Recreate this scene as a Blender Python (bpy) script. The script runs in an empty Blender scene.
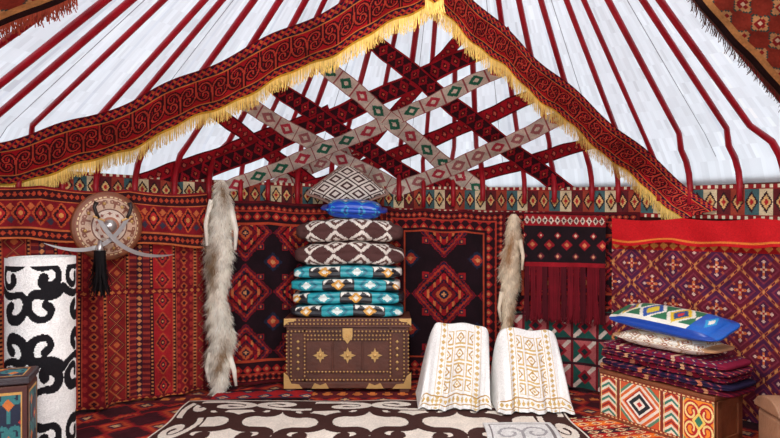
import bpy, math, random
import numpy as np
from mathutils import Vector, Matrix
random.seed(3); rng=np.random.default_rng(5)
sc=bpy.context.scene
sc.view_settings.view_transform='Standard'
R=3.25; YC=2.2; F=600.0; CH=1.4; SHX=.2
# ------------------------------------------------------------------ utils
def lin(c):
    c=np.array(c,float)/255.0
    return np.where(c<=.04045,c/12.92,((c+.055)/1.055)**2.4)
def base(u,c):
    a=np.empty((len(u),3)); a[:]=lin(c); return a
def put(a,m,c): a[m]=lin(c)
def tile(x,p): return (x/p-np.floor(x/p)-.5)*p
def q(x,s): return np.floor(x/s)*s+s/2
def dia(x,y,rx,ry): return np.abs(x)/rx+np.abs(y)/ry
def chaikin(p,n=2):
    p=[np.array(a,float) for a in p]
    for _ in range(n):
        o=[p[0]]
        for a,b in zip(p[:-1],p[1:]): o+= [a*.75+b*.25,a*.25+b*.75]
        o.append(p[-1]); p=o
    return p
def pdist(X,Y,pts):
    d=np.full(X.shape,9.0)
    for a,b in zip(pts[:-1],pts[1:]):
        ab=b-a; L=ab@ab+1e-9
        t=np.clip(((X-a[0])*ab[0]+(Y-a[1])*ab[1])/L,0,1)
        d=np.minimum(d,np.hypot(X-a[0]-t*ab[0],Y-a[1]-t*ab[1]))
    return d
HORN=chaikin([(0,-1),(0,-.3),(.05,.3),(.3,.68),(.66,.66),(.82,.36),(.66,.04),(.4,.1),(.4,.34)])
def horn(X,Y): return pdist(np.abs(X),Y,HORN)
_a=np.linspace(math.pi,-math.pi*1.15,20); _r=np.linspace(.44,.17,20)
SPIR=[np.array([0.,-1.]),np.array([0.,-.4])]+[np.array([.45+r*math.cos(a),.36+r*math.sin(a)]) for a,r in zip(_a,_r)]
def spir(X,Y): return pdist(np.abs(X),Y,SPIR)
SC=chaikin([(-1.,-.75),(-.5,-.85),(.2,-.7),(.8,-.3),(.85,.35),(.35,.72),(-.15,.5),(-.2,.05),(.15,-.15),(.4,.1)],2)
def scroll(X,Y): return pdist(X,Y,SC)
FL=chaikin([(0,-1.0),(.06,-.72),(.34,-.52),(.74,-.58),(.9,-.26),(.66,.0),(.40,-.10),(.44,-.26)],2)
FL2=chaikin([(1,-.02),(.82,.12),(.5,.2),(.14,.12),(.0,.40),(.16,.74),(.52,.80),(.66,.56),(.48,.42)],2)
def flow(X,Y): return np.minimum(pdist(np.abs(X),Y,FL),pdist(np.abs(X),Y,FL2))

def newmat(name,rough=.9,bump=.25,scale=160,attr=True,color=(200,200,200),metal=0,vary=.25):
    m=bpy.data.materials.new(name); m.use_nodes=True; nt=m.node_tree; b=nt.nodes['Principled BSDF']
    b.inputs['Roughness'].default_value=rough; b.inputs['Metallic'].default_value=metal
    if rough>.75: b.inputs['Specular IOR Level'].default_value=.2
    tc=nt.nodes.new('ShaderNodeTexCoord')
    n=nt.nodes.new('ShaderNodeTexNoise'); n.inputs['Scale'].default_value=scale; n.inputs['Detail'].default_value=3
    nt.links.new(tc.outputs['Object'],n.inputs['Vector'])
    n2=nt.nodes.new('ShaderNodeTexNoise'); n2.inputs['Scale'].default_value=9; n2.inputs['Detail'].default_value=4
    nt.links.new(tc.outputs['Object'],n2.inputs['Vector'])
    mr=nt.nodes.new('ShaderNodeMapRange'); mr.inputs['From Min'].default_value=.3; mr.inputs['From Max'].default_value=.7
    mr.inputs['To Min'].default_value=1-vary; mr.inputs['To Max'].default_value=1+vary*.6
    nt.links.new(n2.outputs['Fac'],mr.inputs['Value'])
    vm=nt.nodes.new('ShaderNodeVectorMath'); vm.operation='SCALE'
    if attr:
        at=nt.nodes.new('ShaderNodeAttribute'); at.attribute_name='Col'
        nt.links.new(at.outputs['Color'],vm.inputs[0])
    else:
        vm.inputs[0].default_value=tuple(lin(color))
    nt.links.new(mr.outputs['Result'],vm.inputs['Scale'])
    nt.links.new(vm.outputs['Vector'],b.inputs['Base Color'])
    if bump:
        bp=nt.nodes.new('ShaderNodeBump'); bp.inputs['Strength'].default_value=bump; bp.inputs['Distance'].default_value=.01
        nt.links.new(n.outputs['Fac'],bp.inputs['Height']); nt.links.new(bp.outputs['Normal'],b.inputs['Normal'])
    return m
M_CLOTH=newmat('woven_wool',vary=.32); M_FELT=newmat('felt',bump=.4,scale=90,vary=.12)
M_SATIN=newmat('satin',rough=.32,bump=.1,scale=40,vary=.1)
M_COTTON=newmat('cotton',rough=.8,bump=.2,scale=60,vary=.06)
M_FUR=newmat('fur',rough=.8,bump=.2,scale=200,vary=.15)
M_FRINGE=newmat('yarn',rough=.8,bump=0,vary=.15)
M_POLE=newmat('painted_red_pole',attr=False,color=(164,16,34),rough=.42,bump=.1,scale=30,vary=.25)
M_WOOD=newmat('dark_carved_wood',attr=False,color=(92,48,34),rough=.5,bump=.3,scale=45,vary=.3)
M_WOOD2=newmat('brown_wood',attr=False,color=(132,72,42),rough=.5,bump=.3,scale=30,vary=.3)
M_PAINT=newmat('painted_wood',rough=.5,bump=.1,scale=60,vary=.12)
M_BRASS=newmat('brass',attr=False,color=(214,172,108),rough=.4,metal=.5,bump=.1,vary=.15)
M_STEEL=newmat('steel',attr=False,color=(200,198,196),rough=.3,metal=.8,bump=.05,vary=.1)
M_LEATHER=newmat('leather',attr=False,color=(148,106,78),rough=.55,bump=.3,scale=70,vary=.3)
M_DARK=newmat('dark_horn',attr=False,color=(40,28,26),rough=.4,bump=.1,vary=.2)

COL=sc.collection
def finish(ob,parent=None,label=None,cat=None,group=None,kind=None):
    COL.objects.link(ob)
    if parent is not None: ob.parent=parent
    if label: ob['label']=label
    if cat: ob['category']=cat
    if group: ob['group']=group
    if kind: ob['kind']=kind
    return ob
def thing(name,label,cat,loc=(0,0,0),rotz=0,group=None):
    e=bpy.data.objects.new(name,None); e.empty_display_size=.1
    e.location=loc; e.rotation_euler=(0,0,rotz)
    return finish(e,None,label,cat,group)
def rawmesh(name,V,Fq,cols,mat,smooth=True):
    me=bpy.data.meshes.new(name); Fq=np.asarray(Fq,dtype=np.int32); k=Fq.shape[1]; nf=len(Fq)
    me.vertices.add(len(V)); me.vertices.foreach_set('co',np.asarray(V,dtype=np.float32).ravel())
    me.loops.add(nf*k); me.loops.foreach_set('vertex_index',Fq.ravel())
    me.polygons.add(nf); me.polygons.foreach_set('loop_start',np.arange(0,nf*k,k,dtype=np.int32))
    try: me.polygons.foreach_set('loop_total',np.full(nf,k,dtype=np.int32))
    except Exception: pass
    me.polygons.foreach_set('use_smooth',np.full(nf,smooth,dtype=bool))
    me.update(calc_edges=True)
    if cols is not None:
        c=np.ones((nf,4),dtype=np.float32); c[:,:3]=cols
        at=me.attributes.new('Col','FLOAT_COLOR','CORNER'); at.data.foreach_set('color',np.repeat(c,k,axis=0).ravel())
    me.materials.append(mat); me.validate()
    return bpy.data.objects.new(name,me)
def sheet(name,nu,nv,pos,col,mat,thick=0,**kw):
    u=np.linspace(0,1,nu+1); v=np.linspace(0,1,nv+1); UU,VV=np.meshgrid(u,v)
    P=pos(UU.ravel(),VV.ravel())
    i=np.arange(nu*nv); a=(i//nu)*(nu+1)+i%nu
    Fq=np.stack([a,a+1,a+nu+2,a+nu+1],1)
    uc=(u[:-1]+u[1:])/2; vc=(v[:-1]+v[1:])/2; UC,VC=np.meshgrid(uc,vc)
    C=col(UC.ravel(),VC.ravel())
    C=C*(1+rng.normal(0,.07,(len(C),1)))
    ob=rawmesh(name,P,Fq,np.clip(C,0,1),mat)
    if thick:
        s=ob.modifiers.new('thick','SOLIDIFY'); s.thickness=thick; s.offset=0
    return finish(ob,**kw)
def puff(name,hx,hy,hz,n,pat,mat,res=.009,deform=None,rot=None,loc=(0,0,0),**kw):
    H=[hx,hy,hz]; VS=[];FS=[];off=0
    for ax in range(3):
        o=[k for k in range(3) if k!=ax]
        na=max(6,int(2*H[o[0]]/res)); nb=max(6,int(2*H[o[1]]/res))
        for s in (-1,1):
            A,B_=np.meshgrid(np.linspace(-1,1,na+1),np.linspace(-1,1,nb+1))
            P=np.zeros(((na+1)*(nb+1),3)); P[:,o[0]]=A.ravel(); P[:,o[1]]=B_.ravel(); P[:,ax]=s
            i=np.arange(na*nb); a=(i//na)*(na+1)+i%na
            f=np.stack([a,a+1,a+na+2,a+na+1],1)
            if (s==-1)^(ax==1): f=f[:,::-1]
            VS.append(P); FS.append(f+off); off+=len(P)
    V=np.concatenate(VS); Fq=np.concatenate(FS); C=V[Fq].mean(1)
    key=np.round(V*100000).astype(np.int64); _,idx,inv=np.unique(key,axis=0,return_index=True,return_inverse=True)
    inv=inv.reshape(-1); V=V[idx]; Fq=inv[Fq]
    L=(np.abs(V)**n).sum(1)**(1/n); W=V/L[:,None]
    W=W*np.array(H)
    if deform: W=deform(W,V)
    if rot is not None: W=W@np.array(rot.to_3x3()).T
    W=W+np.array(loc)
    Cm=C*np.array(H)
    cols=pat(Cm[:,0]+hx,Cm[:,2]+Cm[:,1]+hy+hz,Cm)
    cols=cols*(1+rng.normal(0,.04,(len(cols),1)))
    return finish(rawmesh(name,W,Fq,np.clip(cols,0,1),mat),**kw)
class B:
    def __init__(s): s.v=[];s.f=[]
    def box(s,c,d,rot=None):
        n=len(s.v); hx,hy,hz=[k/2 for k in d]
        for sx in(-1,1):
            for sy in(-1,1):
                for sz in(-1,1):
                    p=Vector((sx*hx,sy*hy,sz*hz))
                    if rot: p=rot@p
                    s.v.append((p.x+c[0],p.y+c[1],p.z+c[2]))
        s.f+=[[n+k for k in f] for f in [(0,1,3,2),(4,6,7,5),(0,4,5,1),(2,3,7,6),(0,2,6,4),(1,5,7,3)]]
    def lathe(s,c,prof,axis='z',seg=24):
        n=len(s.v); m=len(prof)
        for r,h in prof:
            for k in range(seg):
                a=2*math.pi*k/seg; x,y=r*math.cos(a),r*math.sin(a)
                p={'z':(x,y,h),'y':(x,-h,y),'x':(h,x,y)}[axis]
                s.v.append((p[0]+c[0],p[1]+c[1],p[2]+c[2]))
        for i in range(m-1):
            for k in range(seg):
                k2=(k+1)%seg
                s.f.append([n+i*seg+k,n+i*seg+k2,n+(i+1)*seg+k2,n+(i+1)*seg+k])
        s.f.append([n+k for k in range(seg)][::-1]); s.f.append([n+(m-1)*seg+k for k in range(seg)])
    def tube(s,pts,rad,seg=8):
        n=len(s.v); m=len(pts); pts=[Vector(p) for p in pts]
        for i,p in enumerate(pts):
            t=(pts[min(i+1,m-1)]-pts[max(i-1,0)]).normalized()
            up=Vector((0,0,1)) if abs(t.z)<.9 else Vector((0,1,0))
            a=t.cross(up).normalized(); b=t.cross(a)
            r=rad[i] if hasattr(rad,'__len__') else rad
            for k in range(seg):
                w=2*math.pi*k/seg; o=p+a*(r*math.cos(w))+b*(r*math.sin(w)); s.v.append(tuple(o))
        for i in range(m-1):
            for k in range(seg):
                k2=(k+1)%seg; s.f.append([n+i*seg+k,n+i*seg+k2,n+(i+1)*seg+k2,n+(i+1)*seg+k])
        s.f.append([n+k for k in range(seg)][::-1]); s.f.append([n+(m-1)*seg+k for k in range(seg)])
    def prism(s,poly,y0,y1):
        n=len(s.v); m=len(poly)
        for y in (y0,y1):
            for x,z in poly: s.v.append((x,y,z))
        s.f.append([n+k for k in range(m)]); s.f.append([n+m+k for k in range(m)][::-1])
        for k in range(m): s.f.append([n+k,n+m+k,n+m+(k+1)%m,n+(k+1)%m])
    def out(s,name,mat,smooth=False,bevel=0,**kw):
        me=bpy.data.meshes.new(name); me.from_pydata(s.v,[],s.f); me.materials.append(mat)
        import bmesh
        bm=bmesh.new(); bm.from_mesh(me); bmesh.ops.recalc_face_normals(bm,faces=bm.faces); bm.to_mesh(me); bm.free()
        if smooth:
            for p in me.polygons: p.use_smooth=True
        ob=bpy.data.objects.new(name,me)
        if bevel:
            b=ob.modifiers.new('bev','BEVEL'); b.width=bevel; b.segments=2; b.limit_method='ANGLE'
        return finish(ob,**kw)
def fringe(name,P,length,color,wid=.007,seg=3,sway=.01,dirv=(0,0,-1),jit=.15,tan=None,**kw):
    n=len(P); P=np.asarray(P)
    L=length*(1+rng.uniform(-jit,jit,n)); off=rng.normal(0,sway,(n,3)); d=np.array(dirv,float)
    if tan is None:
        tan=np.gradient(P,axis=0); tan=tan/(np.linalg.norm(tan,axis=1,keepdims=True)+1e-9)
    V=np.zeros((n,seg+1,2,3))
    for k in range(seg+1):
        t=k/seg; c=P+d*L[:,None]*t+off*t*t
        V[:,k,0]=c-tan*wid/2; V[:,k,1]=c+tan*wid/2
    idx=np.arange(n*(seg+1)*2).reshape(n,seg+1,2)
    Fq=np.stack([idx[:,:-1,0],idx[:,:-1,1],idx[:,1:,1],idx[:,1:,0]],-1).reshape(-1,4)
    col=lin(color)*(1+rng.normal(0,.18,(n,1))); col=np.repeat(col,seg,axis=0)
    return finish(rawmesh(name,V.reshape(-1,3),Fq,np.clip(col,0,1),M_FRINGE,False),kind='stuff',**kw)
# --------------------------------------------------------- surveying helpers
def W(px,py,d): return ((px-390)/F*d,d,CH-(py-219)/F*d)
def walldepth(px,r):
    k=(px-390)/F; a=1+k*k; b=-2*YC; c=YC*YC-r*r
    return (-b+math.sqrt(b*b-4*a*c))/(2*a)
def wtheta(px,r):
    y=walldepth(px,r); return math.atan2((px-390)/F*y,y-YC),y
ZT=2.97
def rz(r): return np.interp(r,[.6,2.95,3.17,3.25],[ZT,1.93,1.76,1.6])
def rsh(r): return SHX*np.clip((2.95-r)/2.35,0,1)
def rpt(th,r,up=0): return (float(rsh(r))+r*math.sin(th),YC+r*math.cos(th),float(rz(r))+up)
def roof_hit(px,py,off):
    d=np.array([(px-390)/F,1,(219-py)/F]); t=np.linspace(1.2,7,6000)
    P=np.array([0,0,CH])+t[:,None]*d; sx=SHX*np.clip((P[:,2]-1.93)/(ZT-1.93),0,1)
    r=np.hypot(P[:,0]-sx,P[:,1]-YC)
    bad=(r>R-off)|(P[:,2]>rz(r)-off)
    return P[np.argmax(bad)]
# --------------------------------------------------------- patterns
def P_stripe(u,v,w,h):
    p=.17; i=np.floor(u/p)%4; tx=tile(u,p); a=base(u,(160,30,36)); s=.007
    m=(i==0); d=dia(q(tx,s),q(tile(v,.17),s),.06,.085)
    put(a,m&(d<1),(176,74,44)); put(a,m&(d<.82),(88,18,28)); put(a,m&(d<.56),(170,40,38)); put(a,m&(d<.3),(40,28,40)); put(a,m&(d<.13),(206,130,76))
    m=i==1; put(a,m,(118,20,30)); d=dia(q(tx,s),q(tile(v,.07),.006),.03,.033); put(a,m&(d<1),(176,80,46)); put(a,m&(d<.45),(60,16,26))
    d=dia(q(np.abs(tx)-.052,s),q(tile(v+.035,.07),.006),.016,.03); put(a,m&(d<1),(160,44,40))
    m=i==2; tv=tile(v,.11); k=np.abs(np.abs(tx)-np.abs(tv)); put(a,m,(138,32,34)); put(a,m&(k<.010),(50,20,32)); put(a,m&(k<.004),(190,100,58)); put(a,m&(dia(q(tx,s),q(tile(v+.055,.11),s),.022,.024)<1),(190,96,54))
    m=i==3; put(a,m,(92,24,34)); put(a,m&(np.abs(tile(v,.045))<.010),(150,52,42)); put(a,m&(np.abs(tx)<.022),(56,26,40)); put(a,m&(dia(tx,tile(v,.045),.018,.018)<1),(200,126,80))
    put(a,np.abs(tx)>.074,(46,14,24)); k=(np.abs(tx)>.077)&(np.abs(tile(v,.028))<.006); put(a,k,(190,116,70)); put(a,(np.abs(np.abs(tx)-.071)<.003),(170,70,44))
    k=np.abs(tile(v,.84))>.40; put(a,k,(110,18,28)); put(a,k&(dia(tile(u,.05),tile(v+.42,.84),.02,.015)<1),(196,110,60))
    return a
def P_toprug(u,v,w,h):
    a=base(u,(124,20,30)); t=v/h
    tx=q(tile(u,.13),.006); ty=q(v-h*.5,.006); d=dia(tx,ty,.063,.095)
    put(a,d<1,(184,76,42)); put(a,d<.8,(54,16,24)); put(a,d<.55,(168,38,38)); put(a,d<.25,(212,140,76))
    d=dia(q(tile(u+.065,.13),.006),ty+.05,.024,.028); put(a,d<1,(60,50,64)); d=dia(q(tile(u+.065,.13),.006),ty-.05,.024,.028); put(a,d<1,(196,100,58))
    for c in(.12,.86):
        m=np.abs(t-c)<.09; put(a,m,(54,14,20)); put(a,m&(dia(tile(u,.04),(t-c)*h,.017,.02)<1),(176,64,40))
        put(a,np.abs(np.abs(t-c)-.1)<.012,(190,96,54))
    return a
def P_turk(u,v,w,h,px=.46,py=.50,f1=(122,14,24),dk=(28,10,18)):
    s=.009; x=q(u-w/2,s); y=q(v-h/2,s); a=base(u,f1)
    tx=tile(x+px/2,px); ty=tile(y+py/2,py); d=dia(tx,ty,px*.5,py*.5)
    put(a,d>.98,dk); put(a,(d>.9)&(d<.94),(24,24,48))
    put(a,(d<.86)&(d>.80),(160,52,34)); put(a,(d<.80)&(d>.72)&((np.floor(x/.027)+np.floor(y/.027))%2==0),(24,26,52)); put(a,d<.7,dk); put(a,d<.62,(150,20,28)); put(a,(d<.44),(30,18,40)); put(a,(d<.38),(110,14,24)); put(a,(d<.26),(176,80,46)); put(a,d<.16,(24,26,46)); put(a,d<.08,(196,130,84))
    put(a,(d<.6)&(d>.46)&(np.abs(tile(x,.054))<.010),(190,106,60))
    k1=px*.27; hk=np.maximum(np.abs(np.abs(tx)-k1),np.abs(np.abs(ty)-k1)); put(a,(hk<.028)&(d>.7),(140,22,28)); put(a,(hk<.018)&(d>.7),(28,28,50)); put(a,(hk<.009)&(d>.7),(196,104,60))
    t2=dia(tile(x,px),tile(y,py),.08,.08); put(a,t2<1,(30,34,54)); put(a,t2<.66,(160,50,36)); put(a,t2<.3,(200,130,80))
    b=np.minimum(np.minimum(u,w-u),np.minimum(v,h-v))
    m=b<.19; put(a,m,(42,10,18))
    for c,pp,c1 in((.055,.05,(150,40,32)),(.12,.08,(156,30,30))):
        dd=dia(q(tile(u,pp),.007),q(tile(v,pp),.007),pp*.45,pp*.45); mm=m&(np.abs(b-c)<pp*.5); put(a,mm&(dd<1),c1); put(a,mm&(dd<.45),(190,110,70))
    put(a,(b<.2)&(b>.185),(170,62,38)); put(a,(b<.088)&(b>.08),(160,50,36)); put(a,b<.022,(84,12,20))
    return a
def P_purple(u,v,w,h):
    s=.007; x=q(u,s); y=q(v,s); p=.30; tx=tile(x,p); ty=tile(y,p)
    e=dia(tx,ty,p/2,p/2); row=(np.floor((x+y)/p)+np.floor((x-y)/p))%2
    a=base(u,(82,32,66)); put(a,row>0,(104,28,46))
    put(a,np.abs(e-1)<.10,(182,92,56)); put(a,(np.abs(e-1)<.055),(96,30,48)); put(a,(np.abs(e-1)<.055)&((np.floor(x/.02))%2==0),(206,140,84))
    for ox in(0,p/2):
        cx=tile(x+ox,p); cy=tile(y+ox,p); r=np.hypot(cx,cy)
        dd=dia(cx,cy,.095,.095); put(a,np.abs(dd-1)<.07,(132,48,66))
        an=np.arctan2(cy,cx); fl=.042*(.65+.35*np.cos(4*an)); put(a,r<fl,(206,104,58)); put(a,r<fl*.55,(226,180,150)); put(a,r<.010,(170,30,40))
        for qx,qy in((.055,.0),(.0,.055)): put(a,dia(np.abs(cx)-qx,np.abs(cy)-qy,.014,.014)<1,(216,176,160))
        put(a,dia(np.abs(cx)-.04,np.abs(cy)-.04,.012,.012)<1,(180,84,60))
    b=h-v
    m=b<.07; put(a,m,(166,24,28)); put(a,m&(dia(tile(u,.07),b-.035,.03,.028)<1),(212,134,64))
    return a
def P_red(u,v,w,h):
    a=base(u,(196,20,28)); put(a,(np.abs(v-.03)<.008),(226,120,50)); return a
def P_strip(u,v,w,h):
    a=base(u,(150,60,44)); i=np.floor(u/.09)%4; t=v/h
    put(a,i==1,(66,96,98)); put(a,i==2,(206,186,150)); put(a,i==3,(94,30,34))
    d=dia(tile(u,.09),(t-.5)*h,.042,.07); put(a,d<1,(50,26,32)); put(a,d<.7,(204,160,104)); put(a,d<.35,(158,32,36))
    put(a,np.abs(t-.5)>.36,(140,30,34)); put(a,(np.abs(t-.5)>.4)&(np.abs(tile(u,.05))<.01),(222,210,180))
    return a
def P_embro(u,v,w,h):
    a=base(u,(30,16,22)); t=v/h
    for oy,ox,r1,c1,c2 in((.42,0,.045,(150,24,36),(206,120,80)),(.2,.07,.03,(110,40,50),(210,150,110)),(.60,.07,.028,(150,30,40),(220,190,160))):
        d=dia(tile(u+ox,.14),v-h*oy,r1,r1); put(a,d<1,c1); put(a,d<.45,c2)
    m=t>.78; put(a,m,(150,24,34)); dd=dia(tile(u,.05),v-h*.89,.022,.035); put(a,m&(dd<1),(216,196,178)); put(a,m&(dd<.5),(60,26,36))
    put(a,t<.08,(150,22,34))
    return a
def P_patch(u,v,w,h):
    p=.2; tx=tile(u,p); ty=tile(v,p); a=base(u,(34,82,74)); put(a,tx+ty>0,(180,90,92)); put(a,(np.abs(tx-ty)<.022),(214,196,184))
    d=dia(tx,ty,.06,.06); put(a,d<1,(140,24,38)); put(a,d<.5,(30,40,44)); put(a,np.abs(tx)>.09,(110,24,34)); put(a,np.abs(ty)>.09,(60,24,34)); return a
def P_bigband(u,v,w,h):
    t=v/h; a=base(u,(182,20,34))
    X=tile(u,.22)/.11; Y=(t-.52)/.27
    d=np.minimum(horn(X,Y),horn(tile(u+.11,.22)/.11,-Y)); put(a,(np.abs(Y)<1)&(d<.15),(60,10,22)); put(a,(np.abs(Y)<1)&(d<.05),(196,66,50))
    for c in(.12,.9):
        m=np.abs(t-c)<.1; put(a,m,(40,20,48)); put(a,m&(np.abs((t-c)*.5+tile(u,.05)*1.2)<.014),(206,96,50)); put(a,m&(np.abs((t-c)*.5-tile(u,.05)*1.2)<.012),(180,28,48))
    put(a,np.abs(t-.235)<.01,(216,130,66)); put(a,np.abs(t-.79)<.01,(216,130,66))
    put(a,t>.975,(120,14,24)); put(a,t<.05,(220,172,60))
    return a
def P_darkband(u,v,w,h):
    t=v/h; a=base(u,(52,12,24)); d=dia(tile(u,.09),(t-.5)*.09,.042,.036); put(a,d<1,(160,20,36)); put(a,d<.5,(70,10,22)); put(a,d<.22,(206,96,64))
    put(a,np.abs(t-.5)>.4,(156,18,32)); return a
def P_redband(u,v,w,h):
    t=v/h; a=base(u,(168,18,34)); d=dia(tile(u,.07),(t-.5)*.09,.03,.03); put(a,d<1,(104,14,28)); put(a,d<.5,(206,100,80)); put(a,np.abs(t-.5)>.4,(90,12,24)); return a
def P_whiteband(u,v,w,h,c1=(40,110,84)):
    t=v/h; a=base(u,(220,208,192)); i=np.floor(u/.2)%3; d=dia(tile(u,.2),(t-.5)*.12,.075,.045)
    put(a,(d<1)&(i==0),c1); put(a,(d<1)&(i==1),(190,60,76)); put(a,(d<1)&(i==2),c1); put(a,d<.4,(232,220,200))
    put(a,np.abs(tile(u+.1,.2))<.006,(170,90,90)); put(a,np.abs(t-.5)>.44,(176,110,106)); return a
def P_creamband(u,v,w,h): return P_whiteband(u,v,w,h,(176,110,110))
def P_corner(u,v,w,h):
    tx=q(tile(u,.16),.01); ty=q(tile(v,.16),.01); d=dia(tx,ty,.08,.08); a=base(u,(150,56,40))
    put(a,d<.95,(62,84,80)); put(a,d<.78,(214,164,110)); put(a,d<.5,(160,40,40)); put(a,d<.25,(236,214,180)); put(a,v<.05,(40,20,20)); put(a,(v<.1)&(v>.05),(206,150,90)); return a
def P_shyrdak(u,v,w,h):
    br=(66,38,34); cr=(230,219,206); a=base(u,cr)
    b=np.minimum(np.minimum(u,w-u),np.minimum(v,h-v))
    p=.62; pv=.66; X=tile(u-w/2,p)/(p/2); Y=tile(v-h/2+pv/2,pv)/(pv/2)
    k=np.floor((v-h/2+pv/2)/pv)%2*2-1
    put(a,flow(X,Y*k)<.15,br)
    m=b<.24; put(a,m,br); p2=.42
    top=(np.minimum(v,h-v)<np.minimum(u,w-u)); s=np.where(top,u-w/2,v-h/2); bb=(b-.125)/.1
    k=np.floor(s/p2)%2*2-1
    dd=scroll(tile(s,p2)/(p2/2)*k,bb*k); put(a,m&(np.abs(bb)<1.05)&(dd<.19),cr)
    put(a,b<.014,cr)
    return a
def P_floor(u,v,w,h):
    s=.02; x=q(u,s); y=q(v,s); a=base(u,(150,30,34)); p=.3; tx=tile(x,p); ty=tile(y,p); d=dia(tx,ty,.15,.15)
    put(a,d>.95,(66,20,30)); put(a,d<.7,(190,76,44)); put(a,d<.5,(120,22,30)); put(a,d<.3,(52,46,70)); put(a,d<.15,(214,170,120))
    k=np.abs(tile(y,1.2))>.5; put(a,k,(96,26,34)); put(a,k&(dia(tile(x,.12),tile(y+.6,1.2),.05,.06)<1),(214,120,60)); return a
def P_redrug(u,v,w,h):
    a=base(u,(186,40,34)); i=np.floor(v/.07)%4; put(a,i==1,(232,116,40)); put(a,i==3,(70,26,40))
    d=dia(tile(u,.1),tile(v,.07),.045,.03); put(a,d<1,(236,210,160)); put(a,d<.6,(160,24,34)); return a
def P_bluerug(u,v,w,h):
    a=base(u,(170,32,36)); d=dia(tile(u,.16),tile(v,.16),.08,.08); put(a,d<.8,(40,50,84)); put(a,d<.5,(206,170,140)); put(a,d<.25,(190,60,40)); put(a,np.minimum(v,h-v)<.03,(40,20,30)); return a
def P_mat(u,v,w,h):
    a=base(u,(222,220,218)); X=(u-w/2)/(w*.42); Y=(v-h/2)/(h*.42); d=spir(X,np.abs(Y)); put(a,(d<.05)&(np.abs(X)<1.1)&(np.abs(Y)<1.05),(164,160,162)); b=np.minimum(np.minimum(u,w-u),np.minimum(v,h-v)); put(a,(b<.045)&(b>.03),(130,122,122)); return a
# --------------------------------------------------------- setting
def wrap(fn,w,h): return lambda U,V: fn(U*w,V*h,w,h)
T0,T1=math.radians(-112),math.radians(112)
sheet('floor',300,300,lambda U,V:np.stack([(U-.5)*6.8,YC-3.4+V*6.8,0*U-.012],1),lambda U,V:P_floor(U*6.8+.1,V*6.8+.1,6.8,6.8),M_CLOTH,kind='structure')
wc=lambda V:5.0*np.interp(V,[0,.4,1],[1.1,1.02,.42])
sheet('carpet',260,140,lambda U,V:np.stack([(U-.5)*wc(V),2.4+V*2.7,0*U+.002],1),lambda U,V:P_floor((U-.5)*wc(V)+5,V*2.7,5,2.7),M_CLOTH,label='large red patterned wool carpet covering the floor',cat='carpet')
sheet('wall_back',120,6,lambda U,V:(lambda th:np.stack([R*np.sin(th),YC+R*np.cos(th),V*1.70],1))(T0+(T1-T0)*U),lambda U,V:base(U,(96,40,36)),M_FELT,kind='structure')
mc=bpy.data.materials.new('white_canvas'); mc.use_nodes=True; nt=mc.node_tree
for n in list(nt.nodes):
    if n.type!='OUTPUT_MATERIAL': nt.nodes.remove(n)
out=[n for n in nt.nodes][0]
tr=nt.nodes.new('ShaderNodeBsdfTranslucent'); df=nt.nodes.new('ShaderNodeBsdfDiffuse'); df.inputs[0].default_value=(.84,.86,.89,1)
mx=nt.nodes.new('ShaderNodeMixShader'); mx.inputs[0].default_value=.6
at=nt.nodes.new('ShaderNodeAttribute'); at.attribute_name='Col'; nt.links.new(at.outputs['Color'],tr.inputs[0])
nt.links.new(df.outputs[0],mx.inputs[1]); nt.links.new(tr.outputs[0],mx.inputs[2]); nt.links.new(mx.outputs[0],out.inputs[0])
C0,C1=-math.pi,math.pi
def cpos(U,V):
    th=C0+(C1-C0)*U; r=R+.03-(R-.55)*V; z=rz(np.minimum(r,R))+.055
    z=np.where(V==0,1.55,z); r=np.where(V==0,R+.05,r)
    z=z+(.018*np.abs(np.sin(th*12))+.008*np.sin(th*23+V*4))*np.sin(np.pi*V)
    return np.stack([rsh(r)+r*np.sin(th),YC+r*np.cos(th),z],1)
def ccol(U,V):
    th=C0+(C1-C0)*U; s=np.abs(tile(U*36,1)); g=base(U,(236,242,248)); g*=(1-.10*(.5+.5*np.sin(th*17+V*3))-.06*(.5+.5*np.sin(th*6-V*5)))[:,None]; k=s>.478; g[k]*=np.array([.84,.86,.89])  # broad fold shading painted into the canvas tint, plus darker seam lines
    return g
_n=rng.normal
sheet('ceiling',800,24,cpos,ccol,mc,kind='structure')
seam_m=newmat('seam_cord',attr=False,color=(150,152,160),rough=.9,bump=0,vary=.05)
for i in range(-20,22):
    th=math.radians(5.0*i+.8+random.uniform(-.9,.9)); b=B(); pr=.0150+.004*random.random(); th2=th+random.uniform(-.03,.03)
    pts=[((R-.135)*math.sin(th),YC+(R-.135)*math.cos(th),1.53+random.uniform(-.03,.03))]+[((r)*math.sin(th),YC+(r)*math.cos(th),z) for r,z in[(3.125,1.63),(3.10,1.73),(3.04,1.82),(2.94,1.895)]]+[rpt(th2,r) for r in[2.8,2.0,1.3,.66]]
    b.tube(pts,[pr*1.15,pr*1.25,pr*1.3,pr*1.3,pr*1.25]+[pr*1.1]*2+[pr]*2,8)
    b.out('roof_pole',M_POLE,True,label='dark red painted wooden roof pole, bent at its foot',cat='pole',group='red roof poles of the yurt')
b=B(); b.tube([(SHX+.62*math.sin(a),YC+.62*math.cos(a),ZT) for a in np.linspace(0,2*math.pi,49)],.05,10)
b.out('crown_ring',M_POLE,True,label='round red wooden crown ring holding the roof poles',cat='roof ring')
for i in range(-6,7):
    th=math.radians(15*i+3.3); b=B(); b.tube([rpt(th,r,.03) for r in (3.1,2.9,2.0,1.2,.7)],.002,5)
    b.out('canvas_cord',seam_m,True,label='thin grey cord along the white canvas seam',cat='cord',group='canvas seam cords')
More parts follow.
